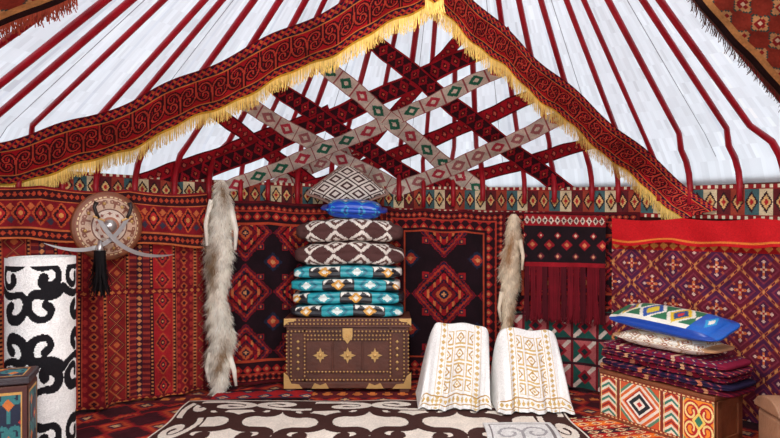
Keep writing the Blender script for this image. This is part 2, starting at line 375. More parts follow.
# --------------------------------------------------------- wall hangings
def hang(name,label,cat,px0,px1,top,bot,inset,pat,mat=M_CLOTH,fold=.02,freq=30,res=.0070,sag=0,bsag=0,**kw):
    r=R-inset; t0,y0=wtheta(px0,r); t1,y1=wtheta(px1,r)
    zt=[CH-(top[0]-219)/F*y0,CH-(top[1]-219)/F*y1]
    zb=[.012,.012] if bot is None else [CH-(bot[0]-219)/F*y0,CH-(bot[1]-219)/F*y1]
    w=r*(t1-t0); h=(zt[0]+zt[1]-zb[0]-zb[1])/2
    ph=random.random()*6
    def pos(U,V):
        th=t0+(t1-t0)*U
        f=fold*(.35+.65*(1-V))
        rr=r-f*(.5+.5*np.sin(th*freq+ph+1.2*np.sin(th*freq*.37)))-.25*f*np.sin(th*freq*2.3+V*3)
        b_=zb[0]+(zb[1]-zb[0])*U-bsag*(np.abs(np.sin(U*7.3+1))+.4*np.sin(U*21)); t_=zt[0]+(zt[1]-zt[0])*U - sag*np.abs(np.sin(U*np.pi*3))
        return np.stack([rr*np.sin(th),YC+rr*np.cos(th),b_+(t_-b_)*V],1)
    ob=sheet(name,max(8,int(w/res)),max(6,int(h/res)),pos,wrap(pat,w,h),mat,label=label,cat=cat,**kw)
    return ob,pos
hang('wall_strip','multicoloured woven girth strip around the wall top','woven band',-60,840,(160,182),(192,222),.105,P_strip,fold=.008)
hang('kilim','long red kilim with orange stripes and diamonds','wall rug',-60,208,(232,240),None,.13,P_stripe,fold=.07,freq=42)
hang('wall_rug','dark maroon wall rug edge with orange diamond row','wall rug',-60,207,(180,192),(236,246),.2,P_toprug,fold=.04,freq=36,sag=.025,bsag=.015)
hang('wall_rug','dark crimson wool rug with black medallions','wall rug',203,391,(197,206),None,.15,P_turk,fold=.04,freq=26,sag=.015)
hang('wall_rug','deep red wool rug with black and orange medallions','wall rug',383,506,(207,211),None,.18,lambda u,v,w,h:P_turk(u,v,w,h,.58,.62,(130,16,26)),fold=.04,freq=26,sag=.015)
hang('patchwork_cloth','green and pink patchwork wall cloth','wall cloth',500,618,(312,312),None,.13,P_patch,fold=.03)
hang('wall_cloth','deep red patterned cloth lining the lattice wall','wall cloth',500,640,(212,212),(318,318),.12,lambda u,v,w,h:P_turk(u,v,w,h,.3,.3),fold=.01)
em,p=hang('embroidered_hanging','black embroidered hanging with red tassels and white diamond border','wall hanging',524,606,(214,216),(266,268),.2,P_embro,fold=.02)
for k in range(13):
    U=np.clip((k+.5)/13+rng.normal(0,.014,52),.005,.995); Pk=p(U,U*0)
    fringe('tassel',Pk,.42,(112,14,28) if k%3 else (80,12,24),wid=.008,sway=.011,jit=.08,tan=np.tile([1,0,0.],(52,1)),parent=em)
hang('wall_rug','purple brown rug with orange diamond lattice and flowers','wall rug',612,850,(240,246),None,.14,P_purple,fold=.03,freq=20)
hang('red_cloth','bright red cloth draped above the purple rug','wall cloth',612,850,(218,218),(241,249),.19,P_red,fold=.04,freq=26,mat=M_COTTON,sag=.02,bsag=.025)
# --------------------------------------------------------- roof bands
def band(name,label,a,b_,pat,off,res=.008,cat='woven band',wave=.006,group=None,mat=M_CLOTH):
    def path(ps,n=60):
        ps=np.array(ps,float); d=np.r_[0,np.cumsum(np.hypot(*np.diff(ps,axis=0).T))]; s=np.linspace(0,d[-1],n)
        return np.array([roof_hit(x,y,off) for x,y in zip(np.interp(s,d,ps[:,0]),np.interp(s,d,ps[:,1]))])
    A=path(a); Bp=path(b_)
    L=np.linalg.norm(np.diff((A+Bp)/2,axis=0),axis=1).sum(); w=np.linalg.norm(A-Bp,axis=1).mean()
    s=np.linspace(0,1,60); ph=random.random()*6
    def pos(U,V):
        PA=np.stack([np.interp(U,s,A[:,k]) for k in range(3)],1); PB=np.stack([np.interp(U,s,Bp[:,k]) for k in range(3)],1)
        P=PA+(PB-PA)*V[:,None]; P[:,2]-=wave*np.sin(U*L*9+V*1.2+ph)+wave*.5*np.sin(U*L*23-V*2+ph)*(1-V)
        return P
    ob=sheet(name,max(20,int(L/res)),max(8,int(w/res)),pos,wrap(pat,L,w),mat,label=label,cat=cat,group=group)
    return ob,pos,L
def line(x0,y0,x1,y1,w):
    dx,dy=x1-x0,y1-y0; l=math.hypot(dx,dy); nx,ny=-dy/l*w/2,dx/l*w/2; mx_,my_=(x0+x1)/2,(y0+y1)/2+l*.014
    return chaikin([(x0+nx,y0+ny),(mx_+nx,my_+ny),(x1+nx,y1+ny)],1),chaikin([(x0-nx,y0-ny),(mx_-nx,my_-ny),(x1-nx,y1-ny)],1)
GOLD=(228,192,106)
ob,p,L=band('tent_band','wide red woven roof band with dark horn scrolls and yellow fringe',chaikin([(-70,198),(20,183),(110,158),(200,117),(300,71),(400,21),(446,-6)],1),chaikin([(-70,154),(12,139),(110,110),(200,69),(280,32),(350,-3),(446,-54)],1),P_bigband,.12,res=.006,group='wide fringed roof bands',wave=.014)
U=np.linspace(.005,.995,1100); fringe('fringe',p(U,U*0),.08,GOLD,wid=.004,sway=.007,label='golden yellow yarn fringe',parent=ob)
ob,p,L=band('tent_band','wide red woven roof band with dark horn scrolls and yellow fringe',chaikin([(424,-4),(446,18),(555,113),(682,220)],1),chaikin([(430,-50),(472,-2),(556,75),(718,212)],1),P_bigband,.145,res=.006,group='wide fringed roof bands',wave=.014)
U=np.linspace(.005,.995,800); fringe('fringe',p(U,U*0),.08,GOLD,wid=.004,sway=.007,label='golden yellow yarn fringe',parent=ob)
for args in [
 ('dark',340,14,616,228,18,P_darkband,.085),('dark',240,62,470,214,17,P_darkband,.068),('dark',512,36,100,212,19,P_darkband,.055),('red',556,86,262,206,15,P_redband,.06),
 ('red',205,104,345,206,14,P_redband,.05),('red',618,134,400,196,13,P_redband,.048),('red',330,112,60,206,14,P_redband,.045),('red',468,28,310,206,12,P_redband,.042),
 ('green',290,36,530,230,17,P_whiteband,.092),('cream',205,80,450,216,16,P_creamband,.078),('cream',530,56,200,200,15,P_whiteband,.098),('cream',586,106,350,210,15,P_creamband,.10),('cream',370,140,215,210,13,P_creamband,.04)]:
    kind,x0,y0,x1,y1,w,pt,off=args
    lo,up=line(x0,y0,x1,y1,w)
    lab={'dark':'narrow black and crimson woven band crossing the roof poles','red':'narrow red woven band crossing the roof poles','green':'cream woven band with green diamonds crossing the roof','cream':'cream woven band with rose and orange diamonds'}[kind]
    band('roof_band',lab,lo,up,pt,off,res=.008,group='narrow crossing roof bands')
ob,p,L=band('roof_textile','brown and teal diamond textile under the roof with dark fringe',[(688,-6),(800,118)],[(790,-80),(900,40)],P_corner,.10,res=.012,cat='roof textile')
U=np.linspace(.01,.99,260); fringe('fringe',p(U,U*0),.05,(96,56,44),wid=.005,parent=ob)
ob,p,L=band('roof_textile','brown patterned textile under the roof with red fringe',[(-60,52),(78,-6)],[(-90,-40),(0,-80)],P_corner,.10,res=.012,cat='roof textile')
U=np.linspace(.01,.99,260); fringe('fringe',p(U,U*0),.05,(150,60,40),wid=.005,parent=ob)
# --------------------------------------------------------- floor rugs
def rug(name,label,cx,cy,w,h,rot,pat,z,mat=M_FELT,res=.01,th=.01):
    c,s=math.cos(rot),math.sin(rot)
    def pos(U,V):
        x=(U-.5)*w; y=(V-.5)*h; x2=x+.012*np.sin(y*9+x); y2=y+.012*np.sin(x*6+1); return np.stack([cx+c*x2-s*y2,cy+s*x2+c*y2,z+0*U+.003*np.sin(x*9)*np.cos(y*7)],1)
    return sheet(name,int(w/res),int(h/res),pos,wrap(pat,w,h),mat,thick=th,label=label,cat='rug')
rug('felt_rug','large brown and cream felt rug with horn scrolls',-.135,3.75,2.77,1.62,0,P_shyrdak,.016,res=.0065)
rug('floor_rug','red and orange striped flat rug beside the painted chest',1.56,3.82,.56,.8,.15,P_redrug,.012,M_CLOTH,th=.005)
rug('felt_mat','small pale grey felt mat with scroll motif',.84,3.74,.46,.56,.0,P_mat,.031)
rug('floor_rug','red and blue patterned rug in front of the wall',-1.0,4.73,.75,.26,.05,P_bluerug,.013,M_CLOTH,th=.006)
# --------------------------------------------------------- central chest
cx=-.342; ch=thing('wooden_chest','dark carved wooden chest with brass studs and plates','chest',(cx,5.01,0))
w,d,h=1.02,.36,.60
b=B(); b.box((0,0,.30),(w-.03,d-.03,.46)); b.out('body',M_WOOD,bevel=.006,parent=ch)
b=B(); b.box((0,0,.57),(w,d,.065)); b.box((0,0,.535),(w+.012,d+.012,.014)); b.out('lid',M_WOOD,bevel=.008,parent=ch)
b=B(); b.box((0,0,.06),(w,d,.05)); b.out('plinth',M_WOOD,bevel=.006,parent=ch)
for sx in(-1,1):
    for sy in(-1,1):
        b=B(); b.box((sx*(w/2-.05),sy*(d/2-.05),.02),(.08,.08,.036)); b.out('foot',M_WOOD,bevel=.004,parent=ch)
b=B(); fy=-d/2+.008
for x in(-.5,-.36,.36,.5): b.box((x*.96,fy,.31),(.022,.016,.44))
for z in(.1,.5): b.box((0,fy,z),(w-.04,.016,.022))
b.box((0,fy,.43),(.68,.016,.012)); b.box((0,fy,.17),(.68,.016,.012))
for x in(-.12,.12): b.box((x,fy,.30),(.012,.014,.26))
b.out('frame_moulding',M_WOOD,bevel=.003,parent=ch)
b=B(); ST=[(.0085,0),(.006,.005),(.001,.007)]
for x in np.arange(-.48,.485,.03):
    for z in(.105,.495,.585,.555): b.lathe((x,-d/2,z),ST,'y',7)
for x in np.arange(-.32,.33,.0291):
    for z in(.17,.43,.463): b.lathe((x,-d/2,z),ST,'y',7)
for z in np.arange(.135,.48,.03):
    for x in(-.49,-.455,-.345,.345,.455,.49): b.lathe((x,-d/2,z),ST,'y',7)
for sx in(-1,1):
    for k in range(5): b.lathe((sx*.40,-d/2+.008,.19+k*.055),[(.016,0),(.010,.006),(.001,.009)],'y',4)
b.out('brass_studs',M_BRASS,True,parent=ch,kind='stuff')
for x,z,s in((-.22,.30,.06),(0,.30,.065),(.22,.30,.06)):
    b=B(); st=[]
    for k in range(16):
        a=math.pi*2*k/16; rr=s*(1 if k%4==0 else .66 if k%2==0 else .5); st.append((x+rr*math.cos(a),z+rr*math.sin(a)))
    b.prism(st,-d/2+.014,-d/2+.004); b.lathe((x,-d/2+.004,z),[(.016,0),(.012,.008),(.001,.012)],'y',12); b.out('brass_rosette',M_BRASS,parent=ch)
b=B(); b.prism([(-.04,.52),(-.04,.45),(0,.395),(.04,.45),(.04,.52)],-d/2-.004,-d/2+.006); b.lathe((0,-d/2-.004,.46),[(.014,0),(.009,.008)],'y',12); b.out('lock_plate',M_BRASS,parent=ch)
for sx in(-1,1):
    for z,sz in((.035,1),(.60,-1)):
        b=B(); x0=sx*(w/2+.002)
        b.prism([(x0,z),(x0-sx*.15,z),(x0-sx*.12,z+sz*.035),(x0-sx*.06,z+sz*.04),(x0-sx*.035,z+sz*.10),(x0,z+sz*.13)] if sz>0 else [(x0,z-.002),(x0-sx*.10,z-.002),(x0-sx*.08,z-.026),(x0-sx*.035,z-.03),(x0,z-.06)],-d/2-.004,-d/2+.004)
        b.out('corner_plate',M_BRASS,parent=ch)
    x=.22; b=B(); b.prism([(sx*x-.07,.036),(sx*x+.07,.036),(sx*x+.045,.08),(sx*x,.062),(sx*x-.045,.08)],-d/2-.005,-d/2+.003); b.out('base_plate',M_BRASS,parent=ch)
# --------------------------------------------------------- stack on the chest
def P_teal(ph):
    def f(u,v,C):
        a=base(u,(38,160,172)); u=u+ph; i=np.floor(u/.26)%2; tx=tile(u,.26); tv=C[:,2]+C[:,1]+.175
        m=i==0; put(a,m,(236,232,222)); t=np.abs(tile(tx,.13))/.065+tv/.055; put(a,m&(t<.9),(34,34,40)); d=dia(tx,tv,.055,.046); put(a,m&(d<1),(222,160,66)); put(a,m&(d<.45),(240,236,220)); put(a,m&(np.abs(tx)>.118),(34,34,40))
        put(a,(~m)&(np.abs(dia(tx,tv,.10,.09)-.8)<.14),(22,112,134)); put(a,(~m)&(dia(tx,tv,.045,.034)<1),(226,238,234)); put(a,np.abs(C[:,2])>.047,(26,120,136))
        return a
    return f
def sagdef(amp,seed,wob=0,edge=.18):
    def f(Wp,V):
        Wp=Wp.copy(); Wp[:,2]*=1-edge*np.abs(V[:,0])**6
        Wp[:,2]+=amp*np.sin(V[:,0]*4+seed)*.6-amp*np.abs(V[:,0])**3; Wp[:,1]+=.008*np.sin(V[:,0]*7+wob*2); Wp[:,2]+=.002*np.sin(V[:,0]*17+wob*3)
        Wp[:,1]+=.010*np.exp(-(V[:,2]/.12)**2)*(V[:,1]<-.9)
        return Wp
    return f
z=.608
for k in range(4):
    hz=.0505; puff('folded_quilt',.462-.008*k+.004*(k%2),.175,hz,6.5,P_teal(k*.13),M_SATIN,deform=sagdef(.005,1.2,k),loc=(cx-.01+[0,.014,-.010,.008][k],5.0,z+hz),label='turquoise folded quilt with white patchwork diamonds',cat='quilt',group='turquoise quilts stacked on the chest'); z+=.1045
def P_bw(u,v,C):
    a=base(u,(226,218,208)); p=.22; X=tile(u,p)/(p/2); Y=(C[:,2]+C[:,1]+.175)/.085; Y=tile(Y,2.0)
    d=dia(X,Y,1,1); put(a,d>1,(86,56,54)); put(a,(d<.62),(98,68,62)); put(a,d<.3,(230,222,212)); return a
for k in range(2):
    hz=.096; puff('cushion',.45-.01*k,.175,hz,4.0,P_bw,M_FELT,deform=sagdef(.012,1.2,k*2.1),loc=(cx+.01,4.99,z+hz-.002),label='plump cream and brown patterned cushion on the quilts',cat='cushion',group='brown and cream cushions on the chest'); z+=.189
def pillow(Wp,V):
    Wp=Wp.copy(); k=(1-.75*np.abs(V[:,0])**3.5)*(1-.75*np.abs(V[:,1])**3.5); Wp[:,2]*=np.clip(k,.1,1)**.8
    c=1-.07*(1-np.abs(V[:,1])**2)*np.abs(V[:,0])**4; Wp[:,0]*=c; Wp[:,1]*=1-.07*(1-np.abs(V[:,0])**2)*np.abs(V[:,1])**4; return Wp
def P_blue(u,v,C):
    x,y=C[:,0],C[:,1]; a=base(u,(18,74,190)); tx=tile(x,.14); ty=tile(y,.12); d=dia(tx,ty,.062,.055); put(a,d<1,(40,150,200)); put(a,d<.72,(20,50,150)); put(a,d<.36,(226,232,220)); put(a,np.abs(x)>.25,(16,50,150)); return a
puff('satin_pillow',.29,.15,.075,3.5,P_blue,M_SATIN,deform=pillow,res=.007,loc=(cx+.05,4.92,z+.078),rot=Matrix.Rotation(.05,3,'Y')@Matrix.Rotation(.15,3,'X'),label='shiny blue satin pillow with white and teal diamonds on the stack',cat='pillow')
def P_diap(u,v,C):
    a=base(u,(70,48,46)); x,y=C[:,0],C[:,1]; tx=tile(x+.07,.14); ty=tile(y+.07,.14); d=np.maximum(np.abs(tx),np.abs(ty))/.07; put(a,d<.88,(224,216,206)); put(a,d<.64,(80,54,52)); put(a,d<.34,(220,210,200)); put(a,np.maximum(np.abs(x),np.abs(y))>.262,(150,120,108)); return a
def rhomb(Wp,V):
    Wp=Wp.copy(); k=(1-.88*np.abs(V[:,0])**2.6)*(1-.88*np.abs(V[:,1])**2.6); Wp[:,2]*=np.clip(k,.06,1)**.75
    Wp[:,0]*=1-.09*(1-np.abs(V[:,1])**2)*np.abs(V[:,0])**4; Wp[:,1]*=1-.09*(1-np.abs(V[:,0])**2)*np.abs(V[:,1])**4
    x,y=Wp[:,0].copy(),Wp[:,1].copy(); Wp[:,0]=(x+y)*.7071; Wp[:,1]=(y-x)*.7071*.66; Wp[:,1]-=.12*Wp[:,0]**2/.3; return Wp
puff('diamond_pillow',.275,.275,.09,8,P_diap,M_FELT,deform=rhomb,res=.007,loc=(cx-.02,5.12,z+.26),rot=Matrix.Rotation(math.radians(80),3,'X'),label='plump brown and cream diamond-patterned pillow standing on its corner',cat='pillow')
# --------------------------------------------------------- white robes
def robe(name,label,cx,cy,wa,da,H,skew,seed,tilt=.0):
    def pos(U,V):
        s=np.sin((U-.5)*np.pi); t=V*2-1; t=np.sin(t*np.pi/2)
        prof=np.clip(1-np.abs(s)**11,0,1)**.30
        ta=np.abs(t)
        f=np.where(t<0,np.clip(1-ta,0,1)*.74+.26*np.clip(1-ta**3.0,0,1)**.5,np.clip(1-ta**3,0,1)**.4)
        z=.036+H*prof*f*(1+tilt*s)
        zz=np.clip(z/H,0,1)
        fl=1+.08*(1-zz)+.05*np.clip(1-zz*5,0,1)
        x=s*wa*fl+skew*(1-zz)
        fold=(np.sin(s*7+seed)+.8*np.sin(s*15+seed*2.3)+.35*np.sin(s*29+seed))*(1-zz)**.8
        y=np.where(t<0,t*da*.70,t*da*.32)+.024*fold*np.where(t<0,1,0)-.03*np.clip(1-zz*6,0,1)*(t<0)
        z=z+.008*np.sin(s*6+seed)*(z>.1)
        return np.stack([cx+x,cy+y,z],1)
    def col(U,V):
        a=base(U,(242,240,237)); s=np.sin((U-.5)*np.pi); g=(208,174,110); g2=(186,146,82)
        m=(np.abs(s)<.40)&(V<.47)&(V>.13)
        X=tile(s+.2,.4)/.2; Y=tile(V-.13,.085)/.0425; d=dia(X,Y,1,1); d8=np.maximum(np.abs(X),np.abs(Y))
        put(a,m&(d8<.86)&(d8>.70),g); put(a,m&(d<.66),g2); put(a,m&(d<.42),(244,240,230)); put(a,m&(d<.2),g)
        for c in(.44,.64): put(a,(np.abs(np.abs(s)-c)<.012)&(V<.6),g)
        put(a,(V<.6)&(dia(np.abs(s)-.54,tile(V,.03),.07,.012)<1),g)
        put(a,(V<.118)&(V>.108),g2); put(a,(V<.10)&(V>.055)&(dia(tile(s,.12),V-.078,.05,.022)<1),g); put(a,(V<.05)&(V>.04),g2)
        return a
    return sheet(name,170,210,pos,col,M_COTTON,label=label,cat='robe')
robe('folded_robe','white robe with gold embroidery draped over a low support',.545,4.60,.238,.40,.56,-.085,1,-.03)
robe('folded_robe','white robe with gold scroll embroidery and rounded shoulder',1.035,4.52,.243,.40,.53,-.01,4,-.03)
# --------------------------------------------------------- painted chest
A=Vector((1.477,4.22,0)); Bv=Vector((1.92,3.55,0)); dr=(Bv-A).normalized(); ln=(Bv-A).length; rotz=math.atan2(dr.y,dr.x)
nb=Vector((-dr.y,dr.x,0))
dep=.34; cc=(A+Bv)/2+nb*dep/2
pc=thing('painted_chest','painted wooden chest with orange, green and red ornamental panels','chest',(cc.x,cc.y,0),rotz)
hc=.345
b=B(); b.box((0,0,hc/2+.01),(ln-.01,dep-.01,hc-.03)); b.out('body',M_WOOD2,bevel=.004,parent=pc)
b=B(); b.box((0,0,hc-.012),(ln+.01,dep+.01,.024)); b.out('lid',M_WOOD2,bevel=.004,parent=pc)
b=B(); b.box((0,0,.014),(ln+.006,dep+.006,.028)); b.out('plinth',M_WOOD2,bevel=.004,parent=pc)
def P_panel(U,V):
    h2=hc-.055; u=U*ln; y=(V-.5)*h2; v=V*h2; a=base(u,(196,84,44))
    ed=[0,.15,.47,.60,.82]; bx=[(244,228,204),(240,226,208),(244,228,204),(250,150,50)]
    for k in range(4):
        c=(ed[k]+ed[k+1])/2; pw=(ed[k+1]-ed[k])/2; m=(u>=ed[k])&(u<ed[k+1]); X=(u-c)/pw; Y=y/(h2/2); dd=dia(X,Y,1,1)
        put(a,m,bx[k])
        if k==1:
            zz=dia(X,Y,1,1); st=np.floor(zz/.16)%2; put(a,m&(zz>.62)&(st==0),(224,110,54)); put(a,m&(zz>.62)&(zz<.7),(170,40,40)); put(a,m&(zz>1.2),(90,140,110)); put(a,m&(zz>1.36),(214,90,50))
            put(a,m&(zz<.62),(246,240,228)); put(a,m&(zz<.5),(34,40,48)); put(a,m&(zz<.28),(244,236,222)); put(a,m&(zz<.13),(200,60,50))
        if k in(0,2):
            z2=np.abs(tile(y+np.abs(X)*.05,.09)); put(a,m&(z2<.018),(220,96,50)); put(a,m&(z2<.007),(150,36,40)); z2=np.abs(tile(y+np.abs(X)*.05+.045,.09)); put(a,m&(z2<.009),(60,130,110))
        if k==3:
            s=np.abs(spir(X*1.0,np.abs(Y)*1.05)); put(a,m&(s<.13),(190,34,40)); put(a,m&(s<.05),(255,226,150)); put(a,m&(dd<.4),(255,220,110)); put(a,m&(dd<.24),(50,130,100)); put(a,m&(np.hypot(np.abs(X)-1,np.abs(Y)-1)<.3),(60,130,100))
        put(a,m&(np.abs(X)>1-.010/pw),(130,50,36)); put(a,m&(np.abs(np.abs(X)-(1-.016/pw))<.003/pw),(240,210,140))
    b_=np.minimum(v,h2-v); put(a,b_<.018,(150,56,38)); put(a,(b_<.014)&(b_>.004)&(np.abs(tile(u,.03))<.008),(236,200,140))
    return a
sheet('front_panel',260,110,lambda U,V:np.stack([(U-.5)*ln,0*U-dep/2-.003,.028+V*(hc-.053)],1),P_panel,M_PAINT,parent=pc)
b=B()
for yy in(-.12,.12): b.box((ln/2,yy,.18),(.012,.05,.27))
for zz in(.06,.29): b.box((ln/2,0,zz),(.012,.28,.045))
b.out('end_frame',M_WOOD2,bevel=.003,parent=pc)
Rz=Matrix.Rotation(rotz,3,'Z')
def P_mar(ph,c0,c1,c2):
    def f(u,v,C):
        a=base(u,c0); d=dia(tile(u+ph,.07),tile(C[:,1]+C[:,2]*2,.06),.03,.026); put(a,d<1,c1); put(a,d<.4,c2); put(a,(np.abs(tile(u+ph,.4))>.185),c2); return a
    return f
z=hc+.003; qs=[((84,14,40),(130,24,48),(190,130,90)),((30,22,52),(90,24,60),(190,110,80)),((130,18,42),(70,20,50),(196,120,90)),((54,16,46),(130,30,50),(200,150,110)),((130,22,52),(70,30,76),(206,170,140))]
for k,(a0,a1,a2) in enumerate(qs):
    hz=.0180; o=[.0,.014,-.016,.010,-.008][k]
    P=cc+dr*(.02+o)+nb*(.02-o)
    puff('folded_quilt',.465-.006*k,.185,hz,7,P_mar(k*.06,a0,a1,a2),M_COTTON,deform=sagdef(.002,1.,k,.1),rot=Rz,loc=(P.x,P.y,z+hz),label='thin folded maroon quilt with small diamond pattern',cat='quilt',group='maroon quilts on the painted chest'); z+=.038
def P_wp(u,v,C):
    yy=C[:,1]-C[:,2]; a=base(u,(236,228,214)); d=dia(tile(C[:,0],.13),tile(yy,.13),.062,.062); put(a,d<1,(196,160,126)); put(a,d<.76,(238,230,216)); put(a,d<.5,(166,110,86)); put(a,d<.22,(238,230,216)); put(a,np.abs(C[:,0])>.36,(200,150,110)); return a
P=cc+dr*.0+nb*.03
puff('pillow',.39,.18,.052,4,P_wp,M_COTTON,deform=pillow,rot=Rz,loc=(P.x,P.y,z+.052),label='cream pillow with tan diamond pattern on the quilts',cat='pillow'); z+=.092
def P_yb(u,v,C):
    x,y=C[:,0],C[:,1]; a=base(u,(20,96,190)); tx=tile(x+.42,.2); d=dia(tx,y,.1,.17); i=np.floor((x+.42)/.2)
    L_=x<.2
    put(a,L_,(36,120,84)); put(a,L_&(d<1),(240,236,220)); put(a,L_&(d<.74),(232,196,50)); put(a,L_&(d<.5),(24,80,140)); put(a,L_&(d<.22),(220,60,60))
    put(a,L_&(i%2==1)&(d<.74),(20,90,170)); put(a,L_&(i%2==1)&(d<.45),(236,210,70)); put(a,L_&(np.abs(y)>.11)&(d>1),(236,232,220)); put(a,np.abs(y)>.155,(16,66,160)); put(a,(~L_)&(dia(x-.3,y,.05,.09)<1),(40,160,214)); put(a,(~L_)&(dia(x-.3,y,.025,.045)<1),(236,232,220)); return a
P=cc+dr*.01+nb*.02
puff('satin_pillow',.42,.19,.06,4,P_yb,M_SATIN,deform=pillow,rot=Rz@Matrix.Rotation(.05,3,'Y')@Matrix.Rotation(.26,3,'X'),loc=(P.x,P.y,z+.094),label='long blue satin pillow with yellow, green and white diamonds',cat='pillow')
# brown box at the edge
lb=thing('wooden_box','light brown wooden box with rounded lid and dark straps','box',(2.19,3.16,0),-.1)
b=B(); b.box((0,0,.20),(.38,.24,.36)); b.out('body',M_LEATHER,bevel=.03,parent=lb)
b=B()
prof=[(.13*math.cos(math.pi*k/8),.38+.08*math.sin(math.pi*k/8)) for k in range(9)]
m_=len(prof)
for x in(-.2,.2):
    for yy,zz in prof: b.v.append((x,yy,zz))
b.f=[list(range(m_)),list(range(m_,2*m_))[::-1]]+[[k,(k+1)%m_,m_+(k+1)%m_,m_+k] for k in range(m_)]
b.out('lid',M_LEATHER,bevel=.008,parent=lb)
for x in(-.12,.12): b=B(); b.box((x,-.123,.20),(.03,.012,.36)); b.out('strap',M_WOOD,bevel=.003,parent=lb)
b=B(); b.box((0,-.13,.36),(.06,.014,.07)); b.out('latch',M_BRASS,bevel=.003,parent=lb)
b=B(); b.box((0,0,.01),(.39,.25,.02)); b.out('base_board',M_WOOD,parent=lb)
# painted box
pb=thing('painted_box','dark painted wooden box with teal and orange ornament','box',(-2.035,2.99,0),.35)
def P_pb(U,V,w_=.44,h_=.53):
    u=U*w_; v=V*h_; a=base(u,(22,36,60)); e=spir(tile(u-.01,.14)/.07,tile(v,.18)/.09); put(a,e<.13,(50,120,122)); d=dia(tile(u-.01,.14),tile(v,.18),.025,.03); put(a,d<1,(210,116,50))
    d=dia(tile(u+.06,.14),tile(v+.09,.18),.03,.03); put(a,d<1,(180,50,44)); put(a,d<.4,(226,170,80)); b_=np.minimum(np.minimum(u,w_-u),np.minimum(v,h_-v)); put(a,b_<.02,(80,40,34)); put(a,(b_<.03)&(b_>.02),(206,156,84)); return a
b=B(); b.box((0,0,.30),(.44,.22,.56)); b.out('body',M_WOOD,bevel=.005,parent=pb)
b=B(); b.box((0,0,.605),(.46,.24,.036)); b.out('lid',newmat('dark_lid',attr=False,color=(60,52,56),rough=.45,vary=.2),bevel=.006,parent=pb)
b=B(); b.box((0,0,.015),(.46,.24,.03)); b.out('plinth',M_WOOD,parent=pb)
sheet('front_panel',80,80,lambda U,V:np.stack([(U-.5)*.44,0*U-.113,.04+V*.53],1),P_pb,M_PAINT,parent=pb)
sheet('side_panel',50,80,lambda U,V:np.stack([0*U+.223,(U-.5)*.22,.04+V*.53],1),lambda U,V:P_pb(U,V,.22,.53),M_PAINT,parent=pb)
sheet('lid_panel',80,50,lambda U,V:np.stack([(U-.5)*.44,(V-.5)*.22,0*U+.625],1),lambda U,V:P_pb(U,V,.44,.22),M_PAINT,parent=pb)
# felt roll
fr=thing('felt_roll','upright rolled white felt rug with black horn scrolls','felt roll',(-1.99,3.43,0))
def rpos(U,V):
    t=U*2*np.pi*2.2; r=.182-.018*U*2.2
    return np.stack([r*np.cos(t-2.6),r*np.sin(t-2.6),.02+V*1.165],1)
def rcol(U,V):
    u=U*2*np.pi*.182*2.2-.21; v=V*1.165; a=base(u,(240,239,236)); p=.38; pv=.44; X=tile(u+p/2,p)/(p/2); vv=v+.10; Y=tile(vv,pv)/(pv/2)
    k=np.floor(vv/pv)%2*2-1
    put(a,flow(X,Y*k)<.115+.03*np.sin(X*3+Y*4),(24,22,26)); b_=1.165-v; put(a,b_<.04,(240,239,236)); return a
sheet('felt_sheet',480,220,rpos,rcol,M_FELT,parent=fr)
# --------------------------------------------------------- shield and sabres
th,y=wtheta(107,R-.24); sx,sy,sz=(107-390)/F*y,y,CH-(226-219)/F*y
sh=thing('shield','round leather and wood shield with metal boss hung on the rug','shield',(sx,sy,sz),-th)
RS=.245
b=B(); b.lathe((0,0,0),[(RS-.03,.0),(RS,.0),(RS+.006,.012),(RS-.004,.026),(RS-.03,.022)],'y',48); b.out('rim',M_WOOD2,True,parent=sh)
def spos(U,V):
    a=U*2*np.pi; r=V*(RS-.012); return np.stack([r*np.cos(a),-(.02+.045*(1-V**2)),r*np.sin(a)],1)
def scol(U,V):
    a=base(U,(210,176,150)); put(a,(V>.86),(150,92,70)); put(a,(V>.5)&(V<.54),(120,70,54)); put(a,(V<.5)&(V>.28),(226,206,190)); put(a,(V<.28),(176,116,90))
    X=tile(U,1/12)*24; Y=(V-.70)/.14; put(a,(np.abs(Y)<1)&(spir(X,Y)<.13),(140,84,64)); put(a,(V<.48)&(V>.3)&(dia(tile(U,1/10),V-.39,.03,.06)<1),(150,84,66)); put(a,(np.abs(V-.9)<.03)&(np.abs(tile(U,1/36))<.007),(232,206,160)); return a
sheet('face',120,50,spos,scol,newmat('shield_leather',rough=.5,bump=.2,vary=.15),parent=sh)
b=B(); b.lathe((0,-.055,0),[(.05,0),(.045,.02),(.025,.035),(.002,.04)],'y',24); b.out('boss',M_STEEL,True,parent=sh)
for k in range(8):
    a=math.pi*2*k/8+.2; b=B(); b.lathe((.165*math.cos(a),-.042,.165*math.sin(a)),[(.014,0),(.01,.01),(.001,.013)],'y',12); b.out('stud',M_BRASS,True,parent=sh)
